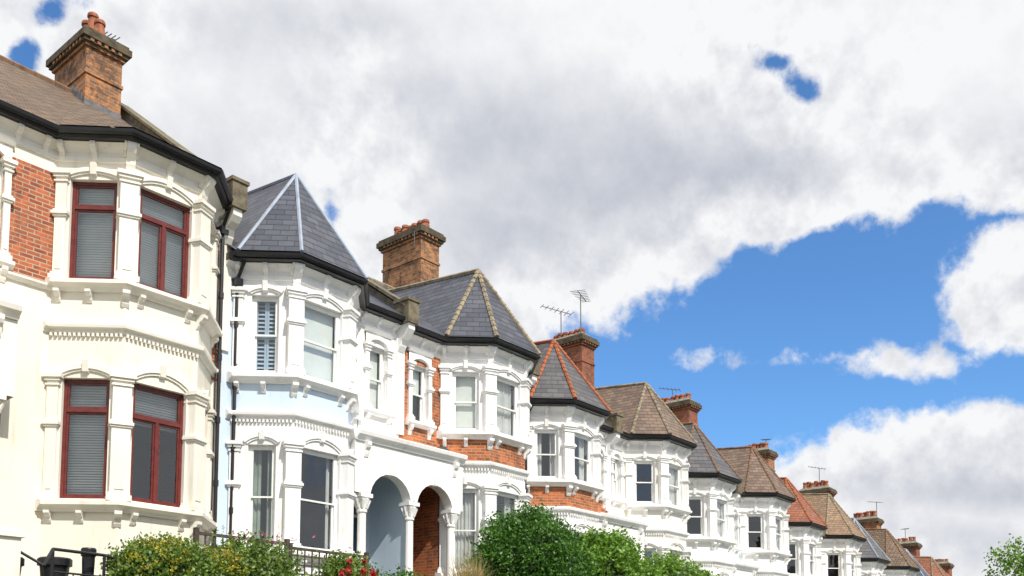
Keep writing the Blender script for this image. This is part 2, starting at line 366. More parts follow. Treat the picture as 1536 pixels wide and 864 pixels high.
def dish(mb,x,y,z,dx,dy):
    n=Vector((dx,dy,.35)).normalized(); a=n.orthogonal().normalized(); b=n.cross(a); c=Vector((x,y,z)); prev=None
    for r,o in ((0.001,0),(.08,.015),(.16,.04),(.2,.07)):
        ring=[tuple(c+n*o+(a*math.cos(t)+b*math.sin(t))*r) for t in [2*math.pi*i/14 for i in range(14)]]
        if prev:
            for i in range(14): mb.face([prev[i],prev[(i+1)%14],ring[(i+1)%14],ring[i]],'metal',True)
        prev=ring
    tube(mb,c,c+n*.3-Vector((0,0,.12)),.012,'metal',5); tube(mb,c-n*.02,c-n*.25-Vector((0,0,.1)),.02,'metal',5)

# ------------------------------------------------------------ house
def house(B,base,xl,xr,door,c):
    """door=+1: entrance to the right of the bay, -1 left"""
    g=lambda k,d: c.get(k,d)
    s0=base; s1=base+g('s1',3.5); ev=base+g('ev',5.75); zb=base-2.0; ta=g('ta',2.15)
    wm=g('wall','white'); um=g('bay',wm); am=g('apron',um); gm_=g('ground',um); mw=g('main',wm); tm=g('trim','trim')
    root=empty('terraced_house')
    W=MB();T=MB();F=MB();G=MB();C=MB();R=MB();I=MB();P=MB()
    A=(B-.85,YW);b=(B,YF);cc=(B+1.4,YF);D=(B+2.25,YW); xc=B+.7
    FL,FF,FR=Fr(A,b),Fr(b,cc),Fr(cc,D)
    cm=g('cant',.30)
    gz0,gz1=s0+.08,s0+2.15; wz0,wz1=s1+.08,ev-.74
    bands=[(zb,gm_),(s1-.78,am),(s1,um)]
    dr=g('dress',None)
    opts=[('curtains',.25),('roller',.4),('net',),('roller',.3),('venetian',.9),('curtains',.3,'curt'),('none',),('none',)]
    k=0
    for fr,m0,m1 in ((FL,cm,cm-.03),(FF,.2,.2),(FR,cm-.03,cm)):
        a0,a1=m0,fr.L-m1
        wall(W,fr,0,fr.L,zb,ev,[(a0,a1,gz0,gz1),(a0,a1,wz0,wz1)],bands,rev=tm)
        for j,(z0,z1) in enumerate(((gz0,gz1),(wz0,wz1))):
            st=g('style','sash')
            if st=='case': st='case2' if fr is FF else 'case1'
            d=dr[k][j] if dr and k<len(dr) else random.choice(opts)
            window(F,G,C,fr,a0,a1,z0,z1,st,g('frame','wframe'),d)
            r=.17 if fr is FF else .10
            if j==0: r*=1.25
            arch_band(T,fr,a0-.05,a1+.05,z1+.03,r,.075,0,.055,tm)
            arch_band(T,fr,a0-.01,a1+.01,z1+.005,r*.9,.05,0,.03,tm)
            m=(a0+a1)/2; 
            prof_a(T,fr,[(0,z1+r-.05),(.07,z1+r-.03),(.10,z1+r+.17),(0,z1+r+.17)],m-.05,m+.05,tm)
        k+=1
    ub=Fr(b,(b[0]+FL.u[0]+1,b[1]+FL.u[1])); uc=Fr(cc,(cc[0]+FR.u[0]+1,cc[1]+FR.u[1]))
    for z0,z1 in ((s0+.03,s0+2.2),(s1+.03,ev-.62)):
        pil(T,ub,-.15,.15,.085,z0,z1,tm,d0=-.14); pil(T,uc,-.15,.15,.085,z0,z1,tm,d0=-.14)
        pil(T,FL,.015,.20,.06,z0,z1,tm); pil(T,FR,FR.L-.20,FR.L-.015,.06,z0,z1,tm)
    ext=.12
    bp=[(A[0]-min(ext,max(.03,A[0]-xl)),YW),A,b,cc,D,(D[0]+min(ext,max(.03,xr-D[0])),YW)]
    for s in (s0,s1):
        sweep(T,bp,[(-.02,s-.15),(.06,s-.15),(.09,s-.10),(.17,s-.06),(.19,s-.05),(.19,s+.015),(.15,s+.03),(-.02,s+.05)],tm)
        for f in (ub,uc): bracket(T,f,0,s-.14,.26,.12,.17,tm,d0=-.02)
        for f,aa in ((FL,.12),(FL,FL.L*.52),(FF,.25),(FF,FF.L-.25),(FR,FR.L-.12)): bracket(T,f,aa,s-.14,.2,.09,.14,tm)
    zs=s1-.78
    sweep(T,bp,[(-.02,zs-.1),(.03,zs-.1),(.05,zs-.05),(.11,zs-.02),(.12,zs+.03),(.08,zs+.06),(-.02,zs+.1)],tm)
    if g('dentil',True):
        for f in (FL,FF):
            n=int(f.L/.075)
            for i in range(n): box(T,f,(i+.25)*f.L/n,(i+.75)*f.L/n,0,.055,zs-.155,zs-.102,tm)
    full=[(xl,YW),A,b,cc,D,(xr,YW)]
    sweep(T,full,[(-.02,ev-.44),(.035,ev-.43),(.045,ev-.36),(.02,ev-.35),(.02,ev-.27),(.09,ev-.20),(.16,ev-.14),(-.02,ev-.13)],tm)
    fh=g('fasc',.128)
    sweep(P,full,[(-.02,ev-.128),(.26,ev-.13),(.29,ev-fh+.008),(.29,ev+.02),(-.02,ev+.02)],'black')
    sweep(P,full,[(.292,ev-.085),(.33,ev-.095),(.37,ev-.06),(.385,ev-.01),(.36,ev+.0),(.292,ev-.02)],'black')
    for f in (ub,uc):
        bracket(T,f,0,ev-.135,.42,.15,.23,tm,d0=-.02); bracket(T,f,-.10,ev-.135,.2,.04,.2,tm); bracket(T,f,.10,ev-.135,.2,.04,.2,tm)
    for f,aa in ((FL,.1),(FR,FR.L-.1),(FL,FL.L*.52),(FF,FF.L*.5)): bracket(T,f,aa,ev-.135,.3,.09,.19,tm)
    # roof
    E=offs(full,.36); EA,EB,EC,ED=E[1],E[2],E[3],E[4]; ye=YW-.36; sl=g('rr',3.35)/(YR-ye); zr=ev+sl*(YR-ye)
    rm=g('roof','slate'); rmn=g('mroof',rm)
    z=ev+.012
    R.face([(xl,ye,z),(xr,ye,z),(xr,YR,zr),(xl,YR,zr)],rmn); R.face([(xr,2*YR-ye,z),(xl,2*YR-ye,z),(xl,YR,zr),(xr,YR,zr)],rmn)
    hm=g('hip','lead')
    x=xl
    while x<xr-.05:
        x2=min(x+.45,xr); tube(R,(x+.004,YR,zr+.0),(x2-.004,YR,zr+.0),.095,g('ridge',hm),6,r2=.088,smooth=False); x=x2
    if g('turret',True):
        Pk=(xc,YW+.12,ev+ta); Q=(xc,YW+4.2,ev+ta+.4); z=ev+.03
        for q in ([(*EA,z),(*EB,z),Pk],[(*EB,z),(*EC,z),Pk],[(*EC,z),(*ED,z),Pk]): R.face(q,rm)
        R.face([(EA[0],YW+3.9,z+.3),(*EA,z),Pk],rm); R.face([(EA[0],YW+3.9,z+.3),Pk,Q],rm)
        R.face([(*ED,z),(ED[0],YW+3.9,z+.3),Pk],rm); R.face([Pk,(ED[0],YW+3.9,z+.3),Q],rm)
        r=g('hipr',.042)
        for e in (EA,EB,EC,ED):
            p=Vector((*e,z)); q=Vector(Pk); n=14
            if hm=='lead': tube(R,p,q,r,hm,6); continue
            for i in range(n):
                a=p.lerp(q,i/n)+Vector((0,0,.012)); bb=p.lerp(q,(i+1.06)/n); tube(R,a,bb,r*1.1,hm,6,r2=r*.92,smooth=False)
        tube(R,Pk,Q,r*1.2,g('ridge',hm),6)
        R.face([(*EA,z),(A[0],YW,z),(*b,z),(*EB,z)],'black')
    else:
        Mx=(xc,YW+2.9,ev+sl*(2.9+.36)+.05); z=ev+.03
        for q in ([(*EA,z),(*EB,z),Mx],[(*EB,z),(*EC,z),Mx],[(*EC,z),(*ED,z),Mx]): R.face(q,rm)
    # main walls
    lo_side=(xl,A[0]); hi_side=(D[0],xr)
    ds=hi_side if door>0 else lo_side; os=lo_side if door>0 else hi_side
    fo=Fr((os[0],YW),(os[1]+.0001,YW))
    wall(W,fo,0,os[1]-os[0],zb,ev,[],[(zb,g('sideg',gm_)),(s0+2.85,mw)])
    fd=Fr((ds[0],YW),(ds[1],YW)); L=ds[1]-ds[0]
    pt=s0+g('pt',2.9)
    ww=g('ww',min(.54,L*.4)); wc=g('wc',L*.52 if door>0 else L*.48)
    wa,wb=wc-ww/2,wc+ww/2
    z0,z1=s1+.12,wz1-.05
    mb_=[(zb,g('mainw',mw))]
    if g('framed',False): mb_=[(zb,gm_),(s1-.06,mw),(ev-.66,gm_)]
    wall(W,fd,0,L,pt-.4,ev,[(wa,wb,z0,z1)],mb_,rev=tm)
    if g('framed',False):
        sweep(T,[(ds[0],YW),(ds[1]-.02,YW)],[(-.02,s1-.16),(.05,s1-.15),(.09,s1-.1),(.09,s1-.06),(-.02,s1-.04)],tm)
    window(F,G,C,fd,wa,wb,z0,z1,'sash','wframe',g('wd',random.choice(opts)))
    e=min(.115,(L-ww)/2-.05)
    pil(T,fd,wa-e,wa-.01,.06,z0-.02,z1+.02,tm); pil(T,fd,wb+.01,wb+e,.06,z0-.02,z1+.02,tm)
    arch_band(T,fd,wa-.02,wb+.02,z1+.03,.12,.09,0,.07,tm); arch_fill(T,fd,wa-e,wb+e,z1+.02,.1,z1+.27,0,.035,tm)
    sweep(T,[fd.p(wa-e-.03,0,0)[:2],fd.p(wb+e+.03,0,0)[:2]],[(0,z1+.27),(.07,z1+.28),(.1,z1+.33),(0,z1+.35)],tm)
    sweep(T,[fd.p(wa-e-.08,0,0)[:2],fd.p(wb+e+.08,0,0)[:2]],[(0,z0-.14),(.09,z0-.13),(.15,z0-.08),(.15,z0-.02),(0,z0)],tm)
    for aa in (wa-e/2,wb+e/2): bracket(T,fd,aa,z0-.13,.24,.09,.13,tm)
    n=max(2,int(L/.4))
    for i in range(n): bracket(T,fd,(i+.5)*L/n,ev-.135,.26,.08,.19,tm)
    # porch
    pm=g('porchwall',gm_); yp=YW-.5; yb=YW+.95; pe=g('pext',-.30)
    if door>0: x0,x1=ds[0]+pe,ds[1]
    else: x0,x1=ds[0],ds[1]-pe
    r0,r1=max(ds[0],x0),min(ds[1],x1)
    if pe>0:
        q0,q1=(ds[0],x0) if door>0 else (x1,ds[1])
        wall(W,Fr((q0,YW),(q1,YW)),0,q1-q0,zb,pt-.4,[],[(zb,gm_)])
    fp=Fr((x0,yp),(x1,yp)); PL=x1-x0
    cw=.11
    if door>0: o0,o1=.42,PL-cw
    else: o0,o1=cw,PL-.42
    hw=(o1-o0)/2; rise=min(.55,hw*.85); spr=s0+1.55
    sp=tm
    wall(W,fp,0,o0,spr,pt-.18,[],[(zb,sp)]); wall(W,fp,o1,PL,spr,pt-.18,[],[(zb,sp)])
    ex=x0 if door>0 else x1
    W.face([(ex,yp,spr),(ex,YW,spr),(ex,YW,pt-.18),(ex,yp,pt-.18)],sp)
    arch_fill(T,fp,o0,o1,spr,rise,pt-.18,-.22,0.002,sp)
    arch_band(T,fp,o0-.01,o1+.01,spr,rise,.11,0,.05,sp)
    mm=(o0+o1)/2; prof_a(T,fp,[(0,spr+rise-.04),(.09,spr+rise-.02),(.12,spr+rise+.2),(0,spr+rise+.2)],mm-.06,mm+.06,sp)
    wbox(W,x0+.003,x1-.003,yp+.02,YW+.0,pt-.178,pt-.02,sp)
    wbox(W,r0+.003,r1-.003,YW+.002,yb+.01,pt-.26,pt-.19,sp)
    sweep(T,[(x0,yp),(x1,yp)],[(-.02,pt-.2),(.05,pt-.2),(.08,pt-.13),(.15,pt-.08),(.17,pt),(.12,pt+.03),(-.1,pt+.08),(-.5,pt+.13),(-.5,pt-.05),(-.02,pt-.05)],sp)
    for aa in ((o0/2+.1,) if door>0 else ((PL+o1)/2-.1,)): bracket(T,fp,aa,pt-.2,.34,.12,.13,sp)
    fl=s0-.7
    for cx in ([x0+o0-.11,x1] if door>0 else [x0+o1+.11]):
        cy=yp+.11
        lathe(T,cx,cy,[(.15,fl),(.15,fl+.12),(.115,fl+.16),(.10,fl+.22),(.095,spr-.42),(.12,spr-.41),(.12,spr-.36),(.10,spr-.34),(.12,spr-.24),(.17,spr-.1),(.13,spr-.09)],sp)
        wbox(T,cx-.17,cx+.17,cy-.17,cy+.17,spr-.09,spr-.002,sp)
        for q in range(8):
            t=q*math.pi/4+.2; tube(T,(cx+.11*math.cos(t),cy+.11*math.sin(t),spr-.33),(cx+.175*math.cos(t),cy+.175*math.sin(t),spr-.13),.025,sp,5,r2=.035)
    wbox(W,x0+.004,x1-.004,yp-.05,yb,zb,fl,'stone')
    RL=r1-r0
    fb=Fr((r0,yb),(r1,yb)); dw=min(.85,RL*.66); da=RL/2-dw/2
    wall(W,fb,0,RL,fl,pt-.18,[(da,da+dw,fl,s0+1.8)],[(zb,pm)],rev=tm)
    i0,i1=r0+.03,r1-.03
    pw=(g('party',pm))
    ml,mr=(pm,pw) if door>0 else (pw,pm)
    W.face([(i0,YW-(.3 if door<0 else 0),fl),(i0,yb,fl),(i0,yb,pt-.18),(i0,YW-(.3 if door<0 else 0),pt-.18)],ml)
    W.face([(i1,YW-(.3 if door>0 else 0),fl),(i1,yb,fl),(i1,yb,pt-.18),(i1,YW-(.3 if door>0 else 0),pt-.18)],mr)
    for xx in ((r1-.03,) if door>0 else (r0+.03,)):
        xa,xb2=(xx,xx+.028) if door>0 else (xx-.028,xx)
        W.face([(xa,YW-.3,fl),(xb2,YW-.3,fl),(xb2,YW-.3,pt-.18),(xa,YW-.3,pt-.18)],pw)
    dm=g('door','doorblue')
    box(F,fb,da+.04,da+dw-.04,-.14,-.09,fl,s0+1.3,dm)
    for q in range(2):
        for r in range(3):
            w2=(dw-.08)/2; box(F,fb,da+.1+q*w2,da+w2-.02+q*w2,-.09,-.078,fl+.12+r*.62,fl+.6+r*.62,dm)
    box(F,fb,da,da+dw,-.15,-.08,s0+1.3,s0+1.37,'wframe'); G.face([fb.p(da,-.12,s0+1.37),fb.p(da+dw,-.12,s0+1.37),fb.p(da+dw,-.12,s0+1.8),fb.p(da,-.12,s0+1.8)],'glass')
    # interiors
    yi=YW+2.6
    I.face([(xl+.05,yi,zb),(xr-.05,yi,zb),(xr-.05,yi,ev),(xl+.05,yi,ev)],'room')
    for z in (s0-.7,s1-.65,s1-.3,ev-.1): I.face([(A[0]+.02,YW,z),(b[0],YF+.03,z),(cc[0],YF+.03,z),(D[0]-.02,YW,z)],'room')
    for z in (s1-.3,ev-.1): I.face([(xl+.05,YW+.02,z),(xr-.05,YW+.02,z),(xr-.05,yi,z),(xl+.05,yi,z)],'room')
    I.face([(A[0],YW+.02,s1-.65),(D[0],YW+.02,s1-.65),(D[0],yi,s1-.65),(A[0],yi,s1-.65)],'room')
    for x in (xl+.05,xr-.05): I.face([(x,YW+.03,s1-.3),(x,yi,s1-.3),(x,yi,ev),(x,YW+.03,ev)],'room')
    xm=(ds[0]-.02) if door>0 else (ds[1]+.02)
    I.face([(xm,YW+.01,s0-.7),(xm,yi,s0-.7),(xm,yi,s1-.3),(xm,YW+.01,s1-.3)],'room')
    # back and side walls
    yk=2*YR-YW
    bw=Fr((xr,yk),(xl,yk)); LL=xr-xl
    wall(W,bw,0,LL,zb,ev,[(.8,1.7,s0,s0+1.7),(.8,1.7,s1,s1+1.5)],[(zb,'brick')])
    for z0_,z1_ in ((s0,s0+1.7),(s1,s1+1.5)): window(F,G,C,bw,.8,1.7,z0_,z1_,'sash','wframe',('net',))
    for x in (xl+.006,xr-.006): W.face([(x,YW+.01,zb),(x,yk,zb),(x,yk,ev),(x,YR,zr-.02),(x,YW+.01,ev)],'brick')
    # party parapets + end corbels (built once per party line, by the house on its left)
    hp=.26
    for x,wd in ((xl,.14),(xr,.14)):
        if x==xl and not g('pl',False): continue
        pr=[(ye+.1,ev-.02),(YR,zr-.05),(YR,zr+hp),(ye+.1,ev+hp)]
        prism_x(R,x-wd,x+wd,pr,g('par','stone'))
        prism_x(R,x-wd-.05,x+wd+.05,[(ye+.0,ev+hp+.002),(YR,zr+hp+.004),(YR,zr+hp+.07),(ye+.0,ev+hp+.075)],'stone')
        prism_x(R,x-wd-.012,x-wd-.002,[(ye+.3,ev+.26*sl),(YR,zr),(YR,zr+.09),(ye+.3,ev+.26*sl+.09)],'flash')
        prism_x(R,x-wd-.002,x+wd+.002,[(YR+.003,zr-.05),(yk,ev),(yk,ev+hp),(YR+.003,zr+hp)],g('par','stone'))
        wbox(R,x-.17,x+.17,ye-.12,ye+.35,ev-.12,ev+hp+.14,'stone'); wbox(R,x-.2,x+.2,ye-.15,ye+.38,ev+hp+.14,ev+hp+.21,'stone')
        ff=Fr((x-1,YW),(x+1,YW)); bracket(T,ff,1.0,ev-.125,.62,.2,.42,tm,d0=0)
        box(T,ff,.87,1.13,0,.05,s1-.3,ev-.13,tm)
    ch=c.get('chim')
    if ch:
        chimney(R,xr,zr,*ch)
        if c.get('aer'):
            for (dx,dy,dz,h,an,n,LL2) in c['aer']: aerial(P,xr+dx,YR+dy,zr+dz,h,an,n,LL2)
    for q in c.get('extra',[]): q(P)
    for px,sd in c.get('pipes',[]):
        z=ev-.1; yy=YW-.09
        tube(P,(px,YW-.34,z),(px,yy,z-.35),.036,'black',8); tube(P,(px,yy,z-.33),(px,yy,zb),.038,'black',8)
        for k2 in range(5): tube(P,(px,yy,s0+k2*1.25-.5),(px,yy,s0+k2*1.25-.38),.052,'black',8)
        wbox(P,px-.08,px+.08,YW-.17,YW-.02,z-.5,z-.34,'black')
    for mb,n in ((W,'walls'),(T,'trim'),(F,'window_frames'),(G,'window_panes'),(C,'blinds'),(R,'roof'),(I,'interior'),(P,'gutters')):
        if mb.f: mb.build(n,root)
    return root

V=('venetian',.97)
P1=10.17
house(.05,2.73,-.95,4.6,1,dict(s1=3.8,ev=6.4,rr=3.75,wall='cream',main='brick',mainw='brick',trim='creamtrim',roof='browntile',turret=False,style='case',frame='mahog',hip='brownhip',chim=None,pext=.7,pl=True,wc=1.15,framed=True))
def ex1(P):
    wbox(P,9.55,9.72,15.16,15.30,1.75,2.02,'black')
    tube(P,(10.0,15.84,8.2),(10.0,15.84,3.0),.012,'black',5)
house(7.7,2.73,4.6,P1,-1,dict(s1=3.8,ev=6.4,rr=3.75,wall='cream',main='brick',mainw='brick',trim='creamtrim',roof='browntile',turret=False,style='case',frame='mahog',hip='brownhip',cant=.24,sideg='cream',pext=.72,pt=3.0,wc=1.12,fasc=.10,framed=True,
   dress=[(('venetian',.97),('venetian',.97)),(('venetian',.33),V),(V,V)],chim=(1.25,4,.42,'chim',.82,1.55,[1,2],-.74,.1),pipes=[(10.06,1)],aer=[(-.3,.5,1.3,.75,.1,6,.6)],extra=[ex1]))
def ex2(P):
    tube(P,(10.75,15.55,4.75),(11.0,15.28,4.62),.012,'black',5); tube(P,(11.0,15.28,4.62),(11.2,15.07,4.68),.012,'black',5)
    wbox(P,13.55,13.78,15.80,15.89,5.55,5.85,'wframe')
    tube(P,(13.66,15.86,5.55),(13.66,15.86,5.2),.008,'black',4)
house(11.25,2.24,P1,14.95,1,dict(s1=3.53,ev=5.95,ta=2.45,wall='white',apron='blue',ground='white',sideg='blue',main='blue',mainw='white',roof='slate',hip='lead',cant=.36,porchwall='blue2',party='blue',
   dress=[(('curtains',.36,'curtg'),('shutter',)),(('curtains',.1),('roller',.97)),(('none',),('roller',.5))],wd=('roller',.9),pipes=[(10.42,1)],extra=[ex2]))
def ex3(P):
    dish(P,16.3,15.78,5.2,-.6,-.8)
    tube(P,(19.0,19.6,12.6),(19.0,19.6,13.1),.012,'metal',5)
house(17.2,2.24,14.95,19.62,-1,dict(s1=3.53,ev=5.85,ta=2.4,wall='white',apron='brick2',main='brick2',mainw='brick2',roof='slate',hip='tanhip',hipr=.06,porchwall='brick2',party='brick2',door='doorred',
   dress=[(('net',),('roller',.9)),(('curtains',.3),('net',)),(('net',),('net',))],wd=('roller',.45),chim=(1.95,7,.24,'chim',.78,1.7,[6]),extra=[ex3]))
rows=[
 dict(ta=2.2,wall='white',apron='brick2',main='brick2',mainw='brick2',roof='slate2',hip='redhip',hipr=.055,ridge='redhip',dress=[(('net',),('curtains',.3,'curt')),(('net',),('curtains',.3)),(('net',),('net',))]),
 dict(ta=2.15,wall='offwhite',mainw='offwhite',roof='brown2',hip='tanhip',hipr=.05,dress=[(('net',),('none',)),(('net',),('net',)),(('net',),('net',))],chim=(1.7,6,.22,'chimred')),
 dict(wall='white',roof='slate2',hip='brownhip',mainw='white',frame='wframe',dress=[(('none',),('none',)),(('net',),('curtains',.3)),(('net',),('net',))]),
 dict(wall='blue2',bay='white',ground='blue2',roof='brown2',hip='brownhip',mainw='blue2',chim=(1.7,6,.25,'chimred')),
 dict(wall='white',main='brick',mainw='brick',roof='redtile',hip='redhip'),
 dict(wall='offwhite',main='brick',apron='offwhite',mainw='brick',roof='tantile',hip='tanhip',chim=(1.7,7,.3,'chim')),
 dict(wall='white',roof='slate2',hip='lead'),
 dict(wall='offwhite',roof='browntile',hip='brownhip',chim=(1.7,7,.35,'chimred')),
 dict(wall='blue2',bay='white',roof='slate',hip='lead'),
 dict(wall='white',apron='brick',main='brick',mainw='brick',roof='redtile',hip='tanhip',chim=(1.7,7,.35,'chim')),
 dict(wall='offwhite',roof='redtile',hip='redhip',main='brick',mainw='brick'),
 dict(wall='white',roof='slate2',hip='redhip',chim=(1.7,6,.3,'chimred')),
]
xL=19.62; base=1.58
for i in range(9):
    a=rows[(2*i)%12]; b=rows[(2*i+1)%12]
    wd_=8.35 if i==0 else 8.0
    B1=xL+.88; B2=xL+wd_-2.35; xR=xL+wd_; mid=(B1+2.25+B2-.85)/2
    a=dict(a); b=dict(b); a.setdefault('pipes',[(xL+.03,1)] if i<3 else []); b.setdefault('pipes',[])
    a.setdefault('ev',5.7); b.setdefault('ev',5.7)
    if i==0: b['aer']=[(-.35,-.8,1.5,1.7,.4,8,1.5),(-.1,.3,1.6,1.3,2.6,7,1.2)]
    elif i<6: b['aer']=[(.1,random.uniform(-.8,.5),1.3,random.uniform(.9,1.7),random.uniform(0,3),6,.9)]
    house(B1,base,xL,mid,1,a); house(B2,base,mid,xR,-1,b)
    xL=xR; base-=(.70 if i==0 else .75)
xEnd=xL

# ------------------------------------------------------------ ground
def gl(x): return .95 if x<12 else max(.95-.084*(x-12),-7)
def strip(name,ys,mat,x0=-60,x1=1500,dz=0):
    mb=MB(); xs=[x0,-30,0,12]+[12+4*i for i in range(1,26)]+[130,200,400,x1]
    xs=[x for x in xs if x>=x0 and x<=x1]
    for i in range(len(xs)-1):
        for j in range(len(ys)-1):
            q=[]
            for x,(y,h) in ((xs[i],ys[j]),(xs[i+1],ys[j]),(xs[i+1],ys[j+1]),(xs[i],ys[j+1])): q.append((x,y,gl(x)-2.6+h+dz))
            mb.face(q,mat)
    return mb.build(name)
M['asphalt']=plain('asphalt',(.05,.05,.052),.9,.2,2,bmp=.4)
M['paving']=tiles('paving_slabs',(.28,.27,.25),(.22,.21,.2),.6,.6,(.1,.1,.1),.85,.1)
M['kerbm']=plain('granite_kerb',(.3,.3,.29),.8,.2)
M['grass']=plain('grass',(.055,.10,.025),.95,.3,3,bmp=.5)
M['paint']=plain('road_paint',(.75,.75,.72),.7,.15)
M['concrete']=plain('concrete_path',(.33,.31,.28),.9,.2,3)
strip('ground',[(-900,-.3),(-40,-.15),(9.9,-.02),(10.3,1.15),(12.3,2.45),(14.4,2.6),(26,2.4),(40,1.0),(900,.5)],'grass')
strip('road',[(1.5,0.02),(4.7,.07),(7.9,.02)],'asphalt')
strip('pavement',[(-2.2,.14),(1.36,.14)],'paving'); strip('pavement',[(8.04,.14),(9.95,.14)],'paving')
strip('kerb',[(1.36,.0),(1.36,.144),(1.5,.144),(1.5,.0)],'kerbm'); strip('kerb',[(7.9,.0),(7.9,.144),(8.04,.144),(8.04,.0)],'kerbm')
mk=MB()
for i in range(30):
    x=-20+i*4
    mk.face([(x,4.65,gl(x)-2.6+.08),(x+2,4.65,gl(x+2)-2.6+.08),(x+2,4.75,gl(x+2)-2.6+.08),(x,4.75,gl(x)-2.6+.08)],'paint')
mk.build('road_marking')
strip('garden_path',[(14.4,2.64),(15.6,2.66)],'concrete',x0=0,x1=88)
gw=MB()
for i in range(23):
    x=-4+i*4.0; z=gl(x+2)-2.6
    wbox(gw,x,x+3.6,9.96,10.18,z-.2,z+1.2,'brick'); wbox(gw,x-.0,x+3.6,9.92,10.22,z+1.2,z+1.27,'stone')
    wbox(gw,x+3.6,x+4.0,9.9,10.3,z-.3,z+1.5,'brick'); wbox(gw,x+3.56,x+4.04,9.86,10.34,z+1.5,z+1.6,'stone')
gw.build('garden_wall')

# opposite terrace, behind the photographer (seen in window reflections)
ot=empty('brick_terrace'); W=MB();F=MB();G=MB();C=MB();R=MB()
for i in range(9):
    x=-28+i*11; z=gl(x)-2.6; fr=Fr((x+11,-14),(x,-14)); ops=[]
    for k in range(4):
        ops+= [(1+k*2.6,2.2+k*2.6,z+1,z+2.8),(1+k*2.6,2.2+k*2.6,z+4,z+5.5)]
    wall(W,fr,0,11,z-1,z+6.4,ops,[(z-1,'brick')],rev='trim')
    for o in ops: window(F,G,C,fr,*o,'sash','wframe',('net',))
    R.face([(x,-13.6,z+6.4),(x+11,-13.6,z+6.4),(x+11,-18.5,z+9.8),(x,-18.5,z+9.8)],'slate'); R.face([(x,-23.4,z+6.4),(x+11,-23.4,z+6.4),(x+11,-18.5,z+9.8),(x,-18.5,z+9.8)],'slate')
    for xx in (x+.01,x+10.99): W.face([(xx,-14,z-1),(xx,-23,z-1),(xx,-23,z+6.5),(xx,-18.5,z+9.75),(xx,-14,z+6.5)],'brick')
    W.face([(x,-23,z-1),(x+11,-23,z-1),(x+11,-23,z+6.4),(x,-23,z+6.4)],'brick')
    wbox(R,x-.4,x+.4,-19.3,-17.7,z+7.5,z+11.4,'chim')
for mb,n in ((W,'walls'),(F,'window_frames'),(G,'window_panes'),(C,'blinds'),(R,'roof')): mb.build(n,ot)

# ------------------------------------------------------------ plants
def leaves(name,P,size,mat,parent=None,aspect=.6,up=0.0):
    n=len(P); d=rng.normal(size=(n,3)); d/=np.linalg.norm(d,axis=1)[:,None]
    e=np.cross(d,rng.normal(size=(n,3))); e/=np.linalg.norm(e,axis=1)[:,None]
    s=(size*rng.uniform(.6,1.3,n))[:,None]
    v=np.stack([P-d*s,P+e*s*aspect,P+d*s,P-e*s*aspect],1).reshape(-1,3)
    me=bpy.data.meshes.new(name); me.vertices.add(4*n); me.vertices.foreach_set('co',v.ravel())
    me.loops.add(4*n); me.loops.foreach_set('vertex_index',np.arange(4*n)); me.polygons.add(n)
    me.polygons.foreach_set('loop_start',np.arange(n)*4); me.polygons.foreach_set('loop_total',np.full(n,4))
    me.materials.append(M[mat]); me.update(calc_edges=True); me.validate()
    o=bpy.data.objects.new(name,me); scene.collection.objects.link(o)
    if parent: o.parent=parent
    return o
def blobpts(c,r,nc,nl,cr,low=-.3):
    c=np.array(c);r=np.array(r)
    d=rng.normal(size=(nc*3,3)); d/=np.linalg.norm(d,axis=1)[:,None]; d=d[d[:,2]>low][:nc]
    k=rng.uniform(.80,1.03,len(d))[:,None]
    lump=1+.06*np.sin(5*d[:,0:1]+3)*np.cos(4*d[:,2:3]+c[0])+.05*np.sin(11*d[:,1:2]+7*d[:,0:1])
    cen=c+d*r*k*lump
    P=np.repeat(cen,nl,0); q=rng.normal(size=P.shape)*cr*.55
    return P+q
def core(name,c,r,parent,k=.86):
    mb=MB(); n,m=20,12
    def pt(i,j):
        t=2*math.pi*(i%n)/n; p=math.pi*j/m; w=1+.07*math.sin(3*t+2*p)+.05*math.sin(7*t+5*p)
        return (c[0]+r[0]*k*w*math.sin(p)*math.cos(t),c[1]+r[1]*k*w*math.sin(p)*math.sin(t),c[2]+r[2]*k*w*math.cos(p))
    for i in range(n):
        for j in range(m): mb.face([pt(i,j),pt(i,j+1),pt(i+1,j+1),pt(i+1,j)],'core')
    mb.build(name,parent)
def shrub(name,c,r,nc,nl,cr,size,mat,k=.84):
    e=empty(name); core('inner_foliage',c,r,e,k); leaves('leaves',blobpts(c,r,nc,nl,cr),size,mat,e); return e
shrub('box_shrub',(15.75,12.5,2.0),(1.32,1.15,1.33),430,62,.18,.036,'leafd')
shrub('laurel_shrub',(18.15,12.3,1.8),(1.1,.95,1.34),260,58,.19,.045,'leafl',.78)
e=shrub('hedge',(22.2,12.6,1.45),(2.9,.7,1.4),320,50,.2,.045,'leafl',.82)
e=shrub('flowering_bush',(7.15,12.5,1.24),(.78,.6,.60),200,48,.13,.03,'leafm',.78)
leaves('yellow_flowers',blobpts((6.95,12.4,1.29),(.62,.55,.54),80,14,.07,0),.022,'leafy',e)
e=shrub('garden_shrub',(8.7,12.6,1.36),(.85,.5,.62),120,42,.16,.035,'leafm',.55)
P=[]
for i in range(90):
    x=8.7+random.gauss(0,.45); y=12.6+random.gauss(0,.25); h=random.uniform(.25,.85)
    for k in range(26): P.append((x+random.gauss(0,.015)+.1*(k/26)**2*math.sin(i),y+random.gauss(0,.015),1.35+h*k/26))
leaves('flower_spikes',np.array(P),.028,'leafm',e,.4)
P=[(8.75+random.gauss(0,.3),12.4+random.gauss(0,.2),2.04+random.gauss(0,.07)) for i in range(60)]
leaves('pink_flowers',np.array(P),.03,'pink',e)
